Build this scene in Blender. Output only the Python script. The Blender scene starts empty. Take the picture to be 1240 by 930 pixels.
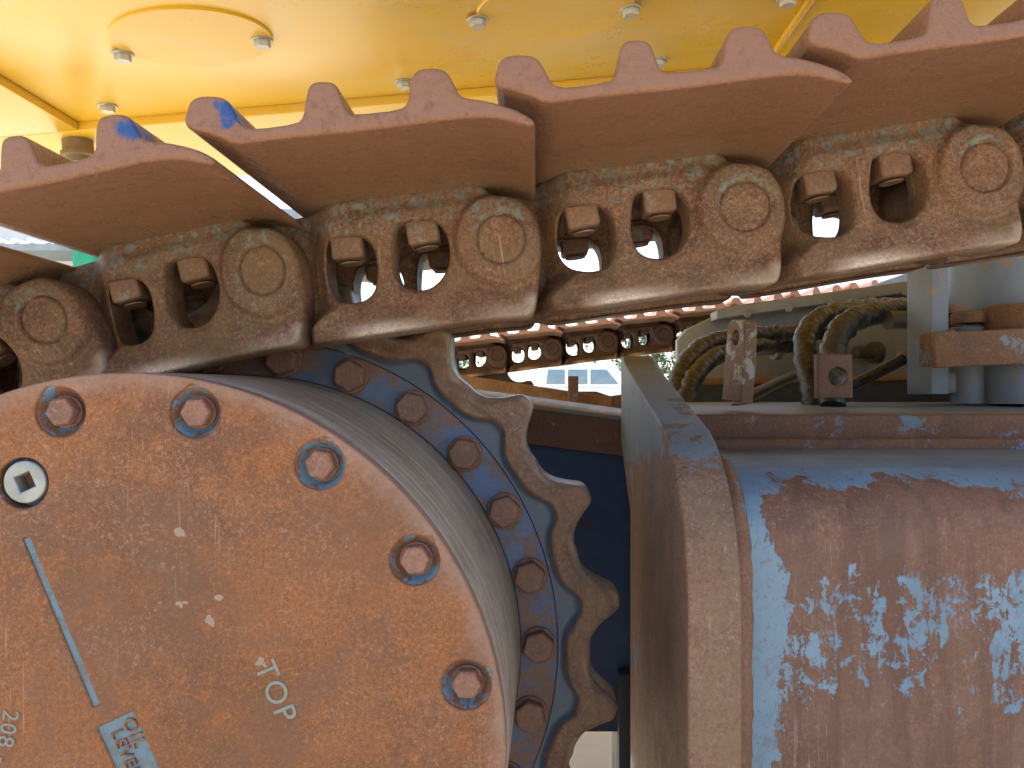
import bpy, bmesh, math, random
import numpy as np
from mathutils import Vector, Matrix
random.seed(4); np.random.seed(4)
R = math.radians
scene = bpy.context.scene
col = scene.collection

# ------------------------------------------------------------------ camera
F = 1003.0                      # focal length in pixels of a 1240 px wide frame
VX, VY = 650.0, 484.0           # where the sprocket axis direction meets the frame
cam_d = bpy.data.cameras.new('camera')
cam_d.sensor_width = 36.0
cam_d.lens = F / 1240 * 36
cam_d.shift_x = (620 - VX) / 1240
cam_d.shift_y = (VY - 465) / 1240
cam_d.clip_start = 0.02
cam_d.clip_end = 2000
cam = bpy.data.objects.new('camera', cam_d)
cam.rotation_euler = (R(90), 0, 0)
col.objects.link(cam)
scene.camera = cam

# ------------------------------------------------------------------ light
SUN_EL, SUN_AZ = R(65), R(-45)     # azimuth measured from +Y towards +X
world = bpy.data.worlds.new('World'); scene.world = world
world.use_nodes = True
wn = world.node_tree
sky = wn.nodes.new('ShaderNodeTexSky'); sky.sky_type = 'NISHITA'
sky.sun_disc = False; sky.sun_elevation = SUN_EL; sky.sun_rotation = SUN_AZ
sky.dust_density = 2.0
bg = wn.nodes['Background']; bg.inputs['Strength'].default_value = 0.15
wn.links.new(sky.outputs[0], bg.inputs[0])
sd = bpy.data.lights.new('sun', 'SUN'); sd.energy = 5.0; sd.angle = R(0.5); sd.color = (1, .97, .92)
sun = bpy.data.objects.new('sun', sd); col.objects.link(sun)
sdir = Vector((math.sin(SUN_AZ) * math.cos(SUN_EL), math.cos(SUN_AZ) * math.cos(SUN_EL), math.sin(SUN_EL)))
sun.rotation_euler = sdir.to_track_quat('Z', 'Y').to_euler()
sun.location = sdir * 20
vs = scene.view_settings
vs.view_transform = 'Standard'; vs.look = 'None'; vs.gamma = 1.0; vs.use_curve_mapping = False
vs.exposure = 1.64

# ------------------------------------------------------------------ helpers
def W(px, py, Y):
    return Vector(((px - VX) * Y / F, Y, (VY - py) * Y / F))

def tag(o, label=None, cat=None, group=None, kind=None):
    if label: o['label'] = label
    if cat: o['category'] = cat
    if group: o['group'] = group
    if kind: o['kind'] = kind
    return o

def empty(name, loc=(0, 0, 0), label=None, cat=None, group=None):
    o = bpy.data.objects.new(name, None); col.objects.link(o); o.location = loc
    o.empty_display_size = .05
    return tag(o, label, cat, group)

def link(name, me, mat=None, parent=None, loc=None, rot=None):
    o = bpy.data.objects.new(name, me); col.objects.link(o)
    if mat is not None:
        me.materials.clear(); me.materials.append(mat)
    if parent is not None:
        o.parent = parent
        o.matrix_parent_inverse = Matrix()
    if loc is not None: o.location = loc
    if rot is not None: o.rotation_euler = rot
    return o

def to_mesh(name, verts, faces, smooth=True, autosmooth=40):
    me = bpy.data.meshes.new(name)
    me.from_pydata([tuple(v) for v in verts], [], [tuple(f) for f in faces])
    me.validate()
    if smooth:
        finish(me, autosmooth)
    return me

def finish(me, ang=40):
    bm = bmesh.new(); bm.from_mesh(me)
    bmesh.ops.recalc_face_normals(bm, faces=bm.faces)
    for f in bm.faces: f.smooth = True
    lim = R(ang)
    for e in bm.edges:
        if len(e.link_faces) == 2 and e.calc_face_angle(0) > lim: e.smooth = False
    bm.to_mesh(me); bm.free()

def curve_mesh(name, loops, thick, bevel=.002, res=3, smooth_ang=40):
    """loops in the XZ plane -> solid of thickness thick centred on y=0"""
    cu = bpy.data.curves.new(name, 'CURVE'); cu.dimensions = '2D'; cu.fill_mode = 'BOTH'
    cu.extrude = max(thick / 2 - bevel, 1e-5); cu.bevel_depth = bevel; cu.bevel_resolution = res
    cu.offset = -bevel
    for lp in loops:
        sp = cu.splines.new('POLY'); sp.points.add(len(lp) - 1)
        for p, (x, y) in zip(sp.points, lp): p.co = (x, y, 0, 1)
        sp.use_cyclic_u = True
    return eval_curve(name, cu, smooth_ang)

def eval_curve(name, cu, smooth_ang=40):
    o = bpy.data.objects.new('tmp', cu); col.objects.link(o)
    dg = bpy.context.evaluated_depsgraph_get(); dg.update()
    me = bpy.data.meshes.new_from_object(o.evaluated_get(dg))
    bpy.data.objects.remove(o); bpy.data.curves.remove(cu)
    me.name = name
    me.transform(Matrix.Rotation(R(90), 4, 'X'))
    bm = bmesh.new(); bm.from_mesh(me)
    bmesh.ops.remove_doubles(bm, verts=bm.verts, dist=1e-6)
    bm.to_mesh(me); bm.free()
    finish(me, smooth_ang)
    return me

def text_mesh(body, size, ang, cx, cz, thick=.0005, spacing=1.0):
    cu = bpy.data.curves.new('text', 'FONT'); cu.body = body; cu.size = size
    cu.extrude = thick / 2; cu.align_x = 'CENTER'; cu.align_y = 'CENTER'; cu.space_character = spacing
    cu.offset = size * .004
    me = eval_curve('lettering', cu)
    me.transform(Matrix.Rotation(R(ang), 4, 'Y'))       # + = clockwise seen from -Y
    me.transform(Matrix.Translation((cx, 0, cz)))
    return me

def box_mesh(name, sx, sy, sz, bevel=.002, seg=2, center=(0, 0, 0)):
    bm = bmesh.new(); bmesh.ops.create_cube(bm, size=1)
    bmesh.ops.scale(bm, vec=(sx, sy, sz), verts=bm.verts)
    if bevel > 0:
        bmesh.ops.bevel(bm, geom=list(bm.edges), offset=bevel, segments=seg, affect='EDGES', profile=.5)
    bmesh.ops.translate(bm, vec=center, verts=bm.verts)
    me = bpy.data.meshes.new(name); bm.to_mesh(me); bm.free(); finish(me, 35)
    return me

def lathe(name, prof, seg=64, ang=35, closed=False):
    """prof: list of (r, y); axis = Y"""
    verts, faces = [], []
    n = len(prof)
    for i in range(seg):
        a = 2 * math.pi * i / seg
        for r, y in prof: verts.append((r * math.cos(a), y, r * math.sin(a)))
    for i in range(seg):
        j = (i + 1) % seg
        for k in range(n - (0 if closed else 1)):
            k2 = (k + 1) % n
            faces.append((i * n + k, i * n + k2, j * n + k2, j * n + k))
    me = to_mesh(name, verts, faces, False)
    bm = bmesh.new(); bm.from_mesh(me)
    bmesh.ops.remove_doubles(bm, verts=bm.verts, dist=1e-6)
    bm.to_mesh(me); bm.free(); finish(me, ang)
    return me

def hex_mesh(name, flat_r, h, washer=0, wash_h=.002, rot=0, dish=.0):
    """hex head whose base is at y=0 and head points to -Y"""
    bm = bmesh.new()
    ro = flat_r / math.cos(math.pi / 6)
    rings = []
    for rr, y in ((ro, 0), (ro, -h * .82), (ro * .9, -h), (ro * .62, -h + dish)):
        rings.append([bm.verts.new((rr * math.cos(rot + i * math.pi / 3), y, rr * math.sin(rot + i * math.pi / 3))) for i in range(6)])
    for a, b in zip(rings, rings[1:]):
        for i in range(6):
            bm.faces.new((a[i], a[(i + 1) % 6], b[(i + 1) % 6], b[i]))
    bm.faces.new(rings[-1]); bm.faces.new(rings[0])
    bmesh.ops.bevel(bm, geom=list(bm.edges), offset=flat_r * .05, segments=2, affect='EDGES')
    if washer:
        prof = [(0, 0), (washer, 0), (washer, -wash_h * .7), (washer * .96, -wash_h), (0, -wash_h)]
        m2 = lathe('w', prof, 28)
        bm.from_mesh(m2); bpy.data.meshes.remove(m2)
    me = bpy.data.meshes.new(name); bm.to_mesh(me); bm.free(); finish(me, 30)
    return me

def chaikin(pts, n=2):
    pts = [np.array(p, float) for p in pts]
    for _ in range(n):
        q = []
        for a, b in zip(pts, pts[1:] + pts[:1]):
            q += [a * .75 + b * .25, a * .25 + b * .75]
        pts = q
    return np.array(pts)

def poly_sdf(P, poly):
    P = np.asarray(P, float); A = np.asarray(poly, float); B = np.roll(A, -1, 0)
    d2 = np.full(len(P), 1e9); inside = np.zeros(len(P), bool)
    for a, b in zip(A, B):
        e = b - a; w = P - a
        t = np.clip((w @ e) / max(e @ e, 1e-18), 0, 1)
        q = w - t[:, None] * e
        d2 = np.minimum(d2, (q * q).sum(1))
        c = ((a[1] > P[:, 1]) != (b[1] > P[:, 1]))
        with np.errstate(divide='ignore', invalid='ignore'):
            xi = a[0] + (P[:, 1] - a[1]) / (b[1] - a[1] if b[1] != a[1] else 1e-18) * e[0]
        inside ^= c & (P[:, 0] < xi)
    return np.where(inside, -1, 1) * np.sqrt(d2)

def sstep(x, a, b):
    t = np.clip((x - a) / (b - a), 0, 1)
    return t * t * (3 - 2 * t)

def vnoise(P, scale, seed=0):
    """cheap smooth pseudo noise -1..1"""
    rs = np.random.RandomState(seed); out = 0
    for k in range(6):
        d = rs.normal(size=P.shape[1]); d /= np.linalg.norm(d)
        out = out + np.sin(P @ d * scale * rs.uniform(.6, 1.7) + rs.uniform(0, 6.28))
    return out / 6

def relief(name, sdf, depth, thick, bounds, res, attrs=None):
    """sheet with outline sdf<0, front height depth(P) towards -Y, closed at the back"""
    x0, x1, y0, y1 = bounds
    nx = int((x1 - x0) / res) + 1; ny = int((y1 - y0) / res) + 1
    gx = np.linspace(x0, x1, nx); gy = np.linspace(y0, y1, ny)
    GX, GY = np.meshgrid(gx, gy)
    P = np.stack([GX.ravel(), GY.ravel()], 1)
    cx = (gx[:-1] + gx[1:]) / 2; cy = (gy[:-1] + gy[1:]) / 2
    CX, CY = np.meshgrid(cx, cy)
    keep = sdf(np.stack([CX.ravel(), CY.ravel()], 1)) < 0
    idx = np.nonzero(keep)[0]; r = idx // (nx - 1); c = idx % (nx - 1)
    a = r * nx + c
    Q = np.stack([a, a + 1, a + nx + 1, a + nx], 1)
    cnt = {}
    for q in Q.tolist():
        for i in range(4):
            e = (q[i], q[(i + 1) % 4]); cnt[e] = 1
    bedges = [e for e in cnt if (e[1], e[0]) not in cnt]
    bv = np.unique(np.array(bedges).ravel())
    h = res * .3
    for _ in range(4):
        p = P[bv]; s = sdf(p)
        g = np.stack([(sdf(p + [h, 0]) - sdf(p - [h, 0])) / (2 * h), (sdf(p + [0, h]) - sdf(p - [0, h])) / (2 * h)], 1)
        n = np.maximum((g * g).sum(1), .2)
        st = np.clip(s / n, -res, res)
        P[bv] = p - g * st[:, None]
    used = np.unique(Q.ravel()); remap = -np.ones(len(P), int); remap[used] = np.arange(len(used))
    P = P[used]; Q = remap[Q]
    D = depth(P); T = thick(P) if callable(thick) else thick
    nV = len(P)
    front = np.stack([P[:, 0], -D, P[:, 1]], 1)
    back = np.stack([P[:, 0], -D + T, P[:, 1]], 1)
    faces = Q.tolist() + (Q[:, ::-1] + nV).tolist()
    for e in bedges:
        i, j = remap[e[0]], remap[e[1]]
        faces.append([j, i, i + nV, j + nV])
    me = bpy.data.meshes.new(name)
    me.from_pydata(np.concatenate([front, back]).tolist(), [], faces)
    finish(me, 50)
    for k, fn in (attrs or {}).items():
        at = me.attributes.new(k, 'FLOAT', 'POINT')
        v = fn(P, D); at.data.foreach_set('value', np.concatenate([v, v * 0]).astype(np.float32))
    return me

def tube_mesh(name, pts, rad, seg=14, step=.004, wrap=0, wrap_h=.0, smooth_it=3, ang=50):
    """swept tube through pts (Catmull-Rom); wrap = pitch of a spiral wrap"""
    p = [Vector(q) for q in pts]; p = [2 * p[0] - p[1]] + p + [2 * p[-1] - p[-2]]
    out = []
    for i in range(1, len(p) - 2):
        n = max(2, int((p[i + 1] - p[i]).length / step))
        for k in range(n):
            t = k / n; a, b, c, d = p[i - 1], p[i], p[i + 1], p[i + 2]
            out.append(.5 * ((2 * b) + (c - a) * t + (2 * a - 5 * b + 4 * c - d) * t * t + (3 * b - a - 3 * c + d) * t ** 3))
    out.append(p[-2])
    verts, faces = [], []; s = 0; up = Vector((0.13, 1, .21)).normalized(); nrm = None
    for i, q in enumerate(out):
        t = (out[min(i + 1, len(out) - 1)] - out[max(i - 1, 0)]).normalized()
        if i: s += (q - out[i - 1]).length
        if nrm is None: nrm = t.cross(up).normalized()
        nrm = (nrm - t * nrm.dot(t)).normalized(); bi = t.cross(nrm)
        for k in range(seg):
            a = 2 * math.pi * k / seg
            rr = rad
            if wrap:
                ph = (s / wrap + k / seg) % 1.0
                rr += wrap_h * (ph ** .7 if ph < .9 else (1 - ph) * 9)
                rr *= 1 + .05 * math.sin(s * 90 + a * 2) + .03 * math.sin(s * 231 + a * 3) + .02 * math.sin(s * 577 - a * 4)
            verts.append(q + nrm * rr * math.cos(a) + bi * rr * math.sin(a))
    for i in range(len(out) - 1):
        for k in range(seg):
            k2 = (k + 1) % seg
            faces.append((i * seg + k, i * seg + k2, (i + 1) * seg + k2, (i + 1) * seg + k))
    faces.append(list(range(seg))[::-1]); faces.append([(len(out) - 1) * seg + k for k in range(seg)])
    return to_mesh(name, verts, faces, True, ang)

# ------------------------------------------------------------------ materials
class G:
    def __init__(s, name):
        s.m = bpy.data.materials.new(name); s.m.use_nodes = True
        s.nt = s.m.node_tree; s.b = s.nt.nodes['Principled BSDF']
        s.tc = s.nt.nodes.new('ShaderNodeTexCoord'); s.oi = s.nt.nodes.new('ShaderNodeObjectInfo')
        s.obj = s.tc.outputs['Object']
        k = s.math('MULTIPLY', s.oi.outputs['Random'], 37.0)
        s.vec = s.vadd(s.obj, k)
    def n(s, t): return s.nt.nodes.new(t)
    def set(s, sock, v):
        if isinstance(v, bpy.types.NodeSocket): s.nt.links.new(v, sock)
        elif isinstance(v, (tuple, list)) and len(v) == 3 and sock.type == 'RGBA': sock.default_value = (*v, 1)
        else: sock.default_value = v
    def math(s, op, a, b=0.0, clamp=False):
        x = s.n('ShaderNodeMath'); x.operation = op; x.use_clamp = clamp
        s.set(x.inputs[0], a); s.set(x.inputs[1], b); return x.outputs[0]
    def vadd(s, v, k):
        c = s.n('ShaderNodeCombineXYZ')
        for i in range(3): s.set(c.inputs[i], k)
        x = s.n('ShaderNodeVectorMath'); x.operation = 'ADD'; s.set(x.inputs[0], v); s.set(x.inputs[1], c.outputs[0]); return x.outputs[0]
    def mapv(s, v, scale=(1, 1, 1), rot=(0, 0, 0), loc=(0, 0, 0)):
        x = s.n('ShaderNodeMapping'); s.set(x.inputs[0], v)
        x.inputs['Scale'].default_value = scale; x.inputs['Rotation'].default_value = rot; x.inputs['Location'].default_value = loc
        return x.outputs[0]
    def noise(s, scale, detail=6, rough=.6, dist=0, vec=None):
        x = s.n('ShaderNodeTexNoise'); s.set(x.inputs['Vector'], vec if vec is not None else s.vec)
        x.inputs['Scale'].default_value = scale; x.inputs['Detail'].default_value = detail
        x.inputs['Roughness'].default_value = rough; x.inputs['Distortion'].default_value = dist
        return x.outputs[0]
    def rng(s, v, a, b, c=0.0, d=1.0, smooth=True):
        x = s.n('ShaderNodeMapRange'); x.interpolation_type = 'SMOOTHSTEP' if smooth else 'LINEAR'
        s.set(x.inputs[0], v); s.set(x.inputs[1], a); s.set(x.inputs[2], b); s.set(x.inputs[3], c); s.set(x.inputs[4], d)
        return x.outputs[0]
    def mix(s, f, a, b):
        x = s.n('ShaderNodeMix'); x.data_type = 'RGBA'
        s.set(x.inputs['Factor'], f); s.set(x.inputs['A'], a); s.set(x.inputs['B'], b); return x.outputs['Result']
    def attr(s, name):
        x = s.n('ShaderNodeAttribute'); x.attribute_name = name; return x.outputs['Fac']
    def sep(s, v):
        x = s.n('ShaderNodeSeparateXYZ'); s.set(x.inputs[0], v); return x.outputs
    def bump(s, h, strength=.3, dist=.002, prev=None):
        x = s.n('ShaderNodeBump'); x.inputs['Strength'].default_value = strength; x.inputs['Distance'].default_value = dist
        s.set(x.inputs['Height'], h)
        if prev is not None: s.set(x.inputs['Normal'], prev)
        return x.outputs[0]
    def dist(s, v, c):
        x = s.n('ShaderNodeVectorMath'); x.operation = 'DISTANCE'; s.set(x.inputs[0], v); x.inputs[1].default_value = c; return x.outputs['Value']
    def out(s, color, rough=.7, metal=0.0, normal=None, spec=.4):
        s.set(s.b.inputs['Base Color'], color); s.set(s.b.inputs['Roughness'], rough); s.set(s.b.inputs['Metallic'], metal)
        s.b.inputs['Specular IOR Level'].default_value = spec
        if normal is not None: s.set(s.b.inputs['Normal'], normal)
        return s.m

def rust(name, dark=(.075, .032, .016), mid=(.17, .075, .035), lite=(.30, .15, .075), paint=None, amt=.35, pscale=18,
         pvar=.6, wearcol=(.34, .2, .15), scuff=.35, rough=.75, bump=.35, spots=(), spotcol=(.02, .07, .22), pit=.5, pmask=None,
         coarse=5.0, streak=None, wear_metal=.55, streakcol=None, streakamt=.55, olive=0.0, olivecol=(.17, .125, .055),
         rim=None, dust=None, pedge=.035, fib=.5, diag=False):
    g = G(name)
    n1 = g.noise(coarse, 5, .6, .3); n2 = g.noise(38, 7, .65); n3 = g.noise(330, 6, .75); n4 = g.noise(1100, 3, .65)
    base = g.mix(g.rng(n1, .35, .68), dark, mid)
    base = g.mix(g.rng(n2, .42, .66), base, mid)
    base = g.mix(g.math('MULTIPLY', g.rng(n3, .5, .68), .7), base, lite)
    base = g.mix(g.math('MULTIPLY', g.rng(n3, .5, .36), pit), base, dark)
    base = g.mix(g.math('MULTIPLY', g.rng(n4, .52, .68), .55), base, lite)
    base = g.mix(g.math('MULTIPLY', g.rng(n4, .46, .32), .6), base, dark)
    if olive:
        base = g.mix(g.math('MULTIPLY', g.rng(g.noise(coarse * 1.7, 6, .7, .6, g.vadd(g.vec, 3.7)), .42, .66), olive), base, olivecol)
    # fine scratches and scuffs
    def scr(rot, sc, th):
        v = g.mapv(g.vec, (1, 1, .03), (0, rot, 0))
        return g.rng(g.noise(sc, 3, .7, .4, v), th, th + .05)
    mask = g.rng(g.noise(11, 4, .6), .46, .64)
    sc = g.math('MAXIMUM', scr(.5, 300, .64), g.math('MAXIMUM', scr(-.8, 360, .65), scr(1.35, 280, .65)))
    sc = g.math('MULTIPLY', g.math('MULTIPLY', sc, mask), scuff)
    base = g.mix(sc, base, wearcol)
    scf = g.math('MULTIPLY', g.math('MULTIPLY', g.rng(g.noise(210, 9, .8, fib * 3), .50, .64), g.rng(g.noise(13, 8, .75), .40, .64)), scuff)
    base = g.mix(scf, base, wearcol)
    ro = g.rng(n2, .3, .7, rough - .1, rough + .1)
    hgt = g.math('ADD', g.math('MULTIPLY', n2, .9), g.math('ADD', g.math('MULTIPLY', n3, .6), g.math('MULTIPLY', n4, .25)))
    if streak:
        st = g.noise(60, 6, .6, 0, g.mapv(g.vec, streak))
        base = g.mix(g.math('MULTIPLY', g.rng(st, .45, .66), streakamt), base, streakcol or wearcol)
    if paint is not None:
        pn = g.noise(pscale, 9, .68, .5); pf = g.noise(pscale * 6, 6, .7)
        v = g.math('ADD', g.math('MULTIPLY', pn, .75), g.math('MULTIPLY', pf, .25))
        pa = g.math('MULTIPLY', g.attr('paint'), .5)
        if pmask is not None: pa = g.math('ADD', pa, pmask(g))
        if diag:
            dg_ = g.noise(75, 6, .7, .6, g.mapv(g.vec, (1, 1, .28), (0, .7, 0)))
            v = g.math('ADD', g.math('MULTIPLY', v, .55), g.math('MULTIPLY', dg_, .45))
        v = g.math('ADD', v, pa)
        th = .62 - amt * .3
        m = g.rng(v, th, th + pedge)
        pc = g.mix(g.rng(g.noise(9, 6, .7), .35, .65), paint, tuple(c * pvar + .04 for c in paint))
        pc = g.mix(g.math('MULTIPLY', g.rng(g.noise(170, 7, .75), .52, .68), .6), pc, mid)
        pc = g.mix(g.math('MULTIPLY', g.rng(g.noise(28, 8, .75), .52, .72), .5), pc, dark)
        base = g.mix(m, base, pc)
        ro = g.math('ADD', g.math('MULTIPLY', ro, g.math('SUBTRACT', 1.0, m)), g.math('MULTIPLY', m, .5))
        hgt = g.math('ADD', g.math('MULTIPLY', hgt, g.rng(m, 0, 1, 1, .55)), g.math('MULTIPLY', m, .35))
    if dust:
        a0, a1, dcol, damt = dust
        yy = g.math('ADD', g.sep(g.obj)[1], g.math('MULTIPLY', g.math('SUBTRACT', g.noise(14, 5, .6, 0, g.mapv(g.vec, (.25, 1, 1))), .5), .12))
        base = g.mix(g.math('MULTIPLY', g.rng(yy, a0, a1), damt), base, dcol)
    if rim:
        rr = g.math('ADD', g.dist(g.obj, (0, 0, 0)), g.math('MULTIPLY', g.math('SUBTRACT', g.noise(45, 8, .75), .5), .05))
        base = g.mix(g.rng(rr, rim[0], rim[1], 0, .7), base, (.30, .185, .14))
    w = g.math('MULTIPLY', g.attr('wear_glint'), g.rng(g.noise(170, 8, .75), .18, .52), True)
    base = g.mix(w, base, wearcol)
    for (x, y, z, r) in spots:
        d = g.math('ADD', g.dist(g.obj, (x, y, z)), g.math('MULTIPLY', g.math('SUBTRACT', g.noise(70, 4), .5), .025))
        base = g.mix(g.rng(d, r, r * .75), base, spotcol)
    ro = g.math('SUBTRACT', ro, g.math('MULTIPLY', w, .32))
    me = g.math('MULTIPLY', w, wear_metal)
    return g.out(base, ro, me, g.bump(hgt, bump, .0022), .35)

BLUE = (.055, .13, .27); GREYB = (.16, .2, .235)
M = {}
COVER_CHIPS = [(.0341, 0, .0980, .0028), (.0372, 0, .0952, .0022), (.0853, 0, .0585, .0034), (.0880, 0, .0565, .0022), (.0341, 0, .140, .0022), (.060, 0, .098, .003), (.052, 0, .083, .0026)]
M['cover'] = rust('rust_cover', (.12, .046, .02), (.27, .093, .028), (.40, .17, .068), scuff=.85, wearcol=(.40, .205, .13), coarse=5, bump=.8, rough=.58, pit=.65, spotcol=(.31, .22, .165), spots=COVER_CHIPS, olive=.75, olivecol=(.155, .073, .04), rim=(.222, .246), fib=.55)
M['drum'] = rust('rust_drum', (.20, .145, .105), (.32, .25, .19), (.42, .34, .27), scuff=.2, wearcol=(.42, .35, .28), streak=(.12, 5, .12), streakcol=(.50, .44, .37), coarse=7, rough=.5, bump=.3, olive=.6, olivecol=(.2, .13, .085))
M['link'] = rust('rust_link', (.07, .03, .016), (.185, .082, .040), (.37, .195, .11), paint=(.175, .165, .13), amt=.02, pscale=150, scuff=.4, wearcol=(.56, .42, .33), rough=.52, bump=.9, coarse=11, olive=.6, olivecol=(.17, .105, .042), pedge=.06, pit=.9, wear_metal=.75)
M['nut'] = rust('rust_nut', (.10, .05, .028), (.19, .095, .05), (.28, .16, .09), paint=(.2, .2, .16), amt=.22, pscale=60, scuff=.3, rough=.6, bump=.3)
M['shoe'] = rust('rust_shoe', (.10, .040, .013), (.205, .088, .026), (.33, .17, .06), scuff=.3, wearcol=(.27, .125, .07), rough=.55, bump=.9, pit=.8, coarse=14, wear_metal=.15, streak=(.06, .8, .3), streakcol=(.06, .026, .010), streakamt=.85, olive=.5, olivecol=(.2, .125, .04), dust=(-.075, .02, (.215, .17, .09), .85))
M['shoe_far'] = rust('rust_shoe_far', (.10, .042, .012), (.20, .082, .022), (.28, .13, .04), scuff=.2, rough=.75, bump=.3)
M['link_far_shaded'] = rust('rust_link_far_shaded', (.03, .014, .007), (.06, .027, .012), (.10, .048, .022), scuff=.1, rough=.5, bump=.3)  # darker copy of the link rust, backlit shade put into the colour
M['tooth'] = rust('rust_tooth', (.10, .05, .028), (.18, .09, .05), (.28, .16, .10), paint=(.07, .095, .13), amt=-.04, pscale=30, scuff=.5, wearcol=(.40, .31, .25), rough=.48, bump=.7, coarse=9, pit=.4, olive=.6, olivecol=(.19, .11, .055), pedge=.08, wear_metal=.5)
M['web'] = rust('paint_web', (.10, .06, .05), (.16, .09, .065), (.2, .11, .08), paint=(.05, .092, .185), amt=.50, pscale=20, pvar=.75, scuff=.3, rough=.5, bump=.5, pedge=.07)
M['ringbolt'] = rust('rust_ringbolt', (.10, .05, .033), (.18, .085, .055), (.27, .14, .09), paint=(.07, .1, .17), amt=-.05, pscale=50, scuff=.3, rough=.6)
M['cup'] = rust('paint_cup', (.13, .06, .035), (.2, .09, .05), (.26, .14, .09), paint=(.12, .215, .30), amt=.42, pscale=60, pvar=.6, scuff=.3, rough=.55)
M['coverbolt'] = rust('rust_coverbolt', (.15, .065, .04), (.23, .105, .07), (.3, .16, .11), paint=(.25, .3, .34), amt=.0, pscale=60, scuff=.4, rough=.55)
def guard_mask(g):
    x, y, z = g.sep(g.obj)
    return g.math('ADD', g.rng(z, -.06, .03, 0, .22), g.math('MULTIPLY', g.rng(y, .1, .3), .1))
M['guard'] = rust('rust_guard', (.11, .058, .035), (.20, .105, .062), (.30, .175, .115), paint=(.16, .19, .21), amt=-.08, pscale=14, pmask=guard_mask, scuff=.8, wearcol=(.38, .23, .18), rough=.7, bump=.7, pit=.8, coarse=8, olive=.6, olivecol=(.2, .13, .075))
def casing_mask(g):
    x, y, z = g.sep(g.obj)
    wob = g.math('SUBTRACT', g.noise(22, 8, .75), .5)
    x = g.math('ADD', x, g.math('MULTIPLY', wob, .05)); z = g.math('ADD', z, g.math('MULTIPLY', g.math('SUBTRACT', g.noise(16, 8, .75), .5), .06))
    strip = g.rng(x, .040, -.008, 0, .36)
    band = g.math('MULTIPLY', g.rng(z, -.24, -.15), g.rng(z, -.055, -.11))
    band = g.math('MULTIPLY', band, g.rng(x, .4, .2, .05, .125))
    top = g.rng(z, -.034, -.006, 0, .24)
    right = g.math('MULTIPLY', g.rng(x, .17, .24), .06)
    return g.math('ADD', g.math('ADD', strip, band), g.math('ADD', top, right))
M['casing'] = rust('rust_casing', (.12, .055, .035), (.185, .085, .05), (.25, .13, .085), paint=(.125, .20, .27), amt=-.03, pscale=60, pvar=1.1, pedge=.03, diag=True, streak=(1, 1, .08), streakcol=(.095, .045, .03), scuff=.6, wearcol=(.36, .22, .17), olive=.4, olivecol=(.21, .12, .085), fib=.3, rough=.55, bump=.65, coarse=7, pit=.75, pmask=casing_mask)
def flange_lit_mask(g): return g.rng(g.sep(g.obj)[2], .0325, .0350, 0, .3)  # dusted top face, its lit grey-blue put into the paint
M['weld'] = rust('rust_weld', (.13, .06, .035), (.21, .1, .055), (.3, .16, .1), paint=(.115, .17, .22), amt=.12, pscale=50, scuff=.6, rough=.6, bump=.7)
M['flange'] = rust('rust_flange', (.12, .055, .033), (.2, .088, .048), (.29, .145, .08), paint=(.16, .21, .27), pmask=flange_lit_mask, amt=.17, pscale=26, scuff=.35, rough=.62)
M['greysteel'] = rust('grey_steel', (.2, .13, .08), (.27, .18, .11), (.35, .24, .15), paint=(.145, .185, .24), amt=.66, pscale=11, pvar=.8, scuff=.2, rough=.45, bump=.15)
M['strapgrey'] = rust('rust_grey_strap', (.11, .055, .03), (.17, .09, .05), (.24, .13, .08), paint=(.33, .32, .29), amt=.36, pscale=30, pvar=.8, scuff=.3, rough=.6)
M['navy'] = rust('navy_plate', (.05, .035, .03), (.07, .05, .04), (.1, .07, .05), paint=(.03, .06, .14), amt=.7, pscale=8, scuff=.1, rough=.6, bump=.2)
M['strap'] = rust('rust_strap', (.11, .055, .03), (.20, .10, .05), (.30, .16, .085), paint=(.17, .21, .25), amt=.28, pscale=22, scuff=.3, rough=.65)
M['bracket'] = rust('rust_bracket', (.10, .05, .035), (.15, .075, .05), (.2, .11, .07), paint=(.19, .21, .23), amt=.08, pscale=20, scuff=.3, rough=.65)
M['rail'] = rust('rust_rail', (.16, .08, .03), (.26, .13, .045), (.33, .19, .09), scuff=.3)
M['engrave'] = rust('paint_engrave', (.1, .12, .13), (.12, .16, .18), (.2, .2, .18), paint=(.12, .20, .26), amt=.5, pscale=70, scuff=.2, rough=.6)
M['letter'] = rust('paint_letter', (.16, .15, .12), (.22, .23, .19), (.3, .24, .18), paint=(.19, .245, .25), amt=.35, pscale=90, scuff=.2, rough=.65)

def simple(name, c1, c2, scale=20, rough=.6, bump=.1, metal=0, dirt=None, dscale=6, stretch=(1, 1, 1), coat=0, bd=.002):
    g = G(name); v = g.mapv(g.vec, stretch)
    n1 = g.noise(scale, 7, .65, .2, v); n2 = g.noise(scale * 9, 5, .6)
    c = g.mix(g.rng(n1, .35, .65), c1, c2)
    if dirt: c = g.mix(g.math('MULTIPLY', g.rng(g.noise(dscale, 9, .7, .8), .5, .72), .75), c, dirt)
    if coat: g.b.inputs['Coat Weight'].default_value = coat; g.b.inputs['Coat Roughness'].default_value = .25
    return g.out(c, g.rng(n1, .3, .7, rough - .08, rough + .08), metal, g.bump(g.math('ADD', n1, g.math('MULTIPLY', n2, .4)), bump, bd))
M['yellow'] = simple('yellow_paint', (.70, .41, .022), (.76, .46, .03), 3, .32, .05, dirt=(.64, .47, .17), dscale=4, coat=.2)
M['zinc'] = simple('zinc_bolt', (.42, .40, .35), (.52, .5, .44), 40, .45, .1, .5)
M['plug'] = simple('plug_steel', (.25, .25, .235), (.36, .35, .325), 60, .45, .3, .35, dirt=(.16, .11, .08), dscale=70)
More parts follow.
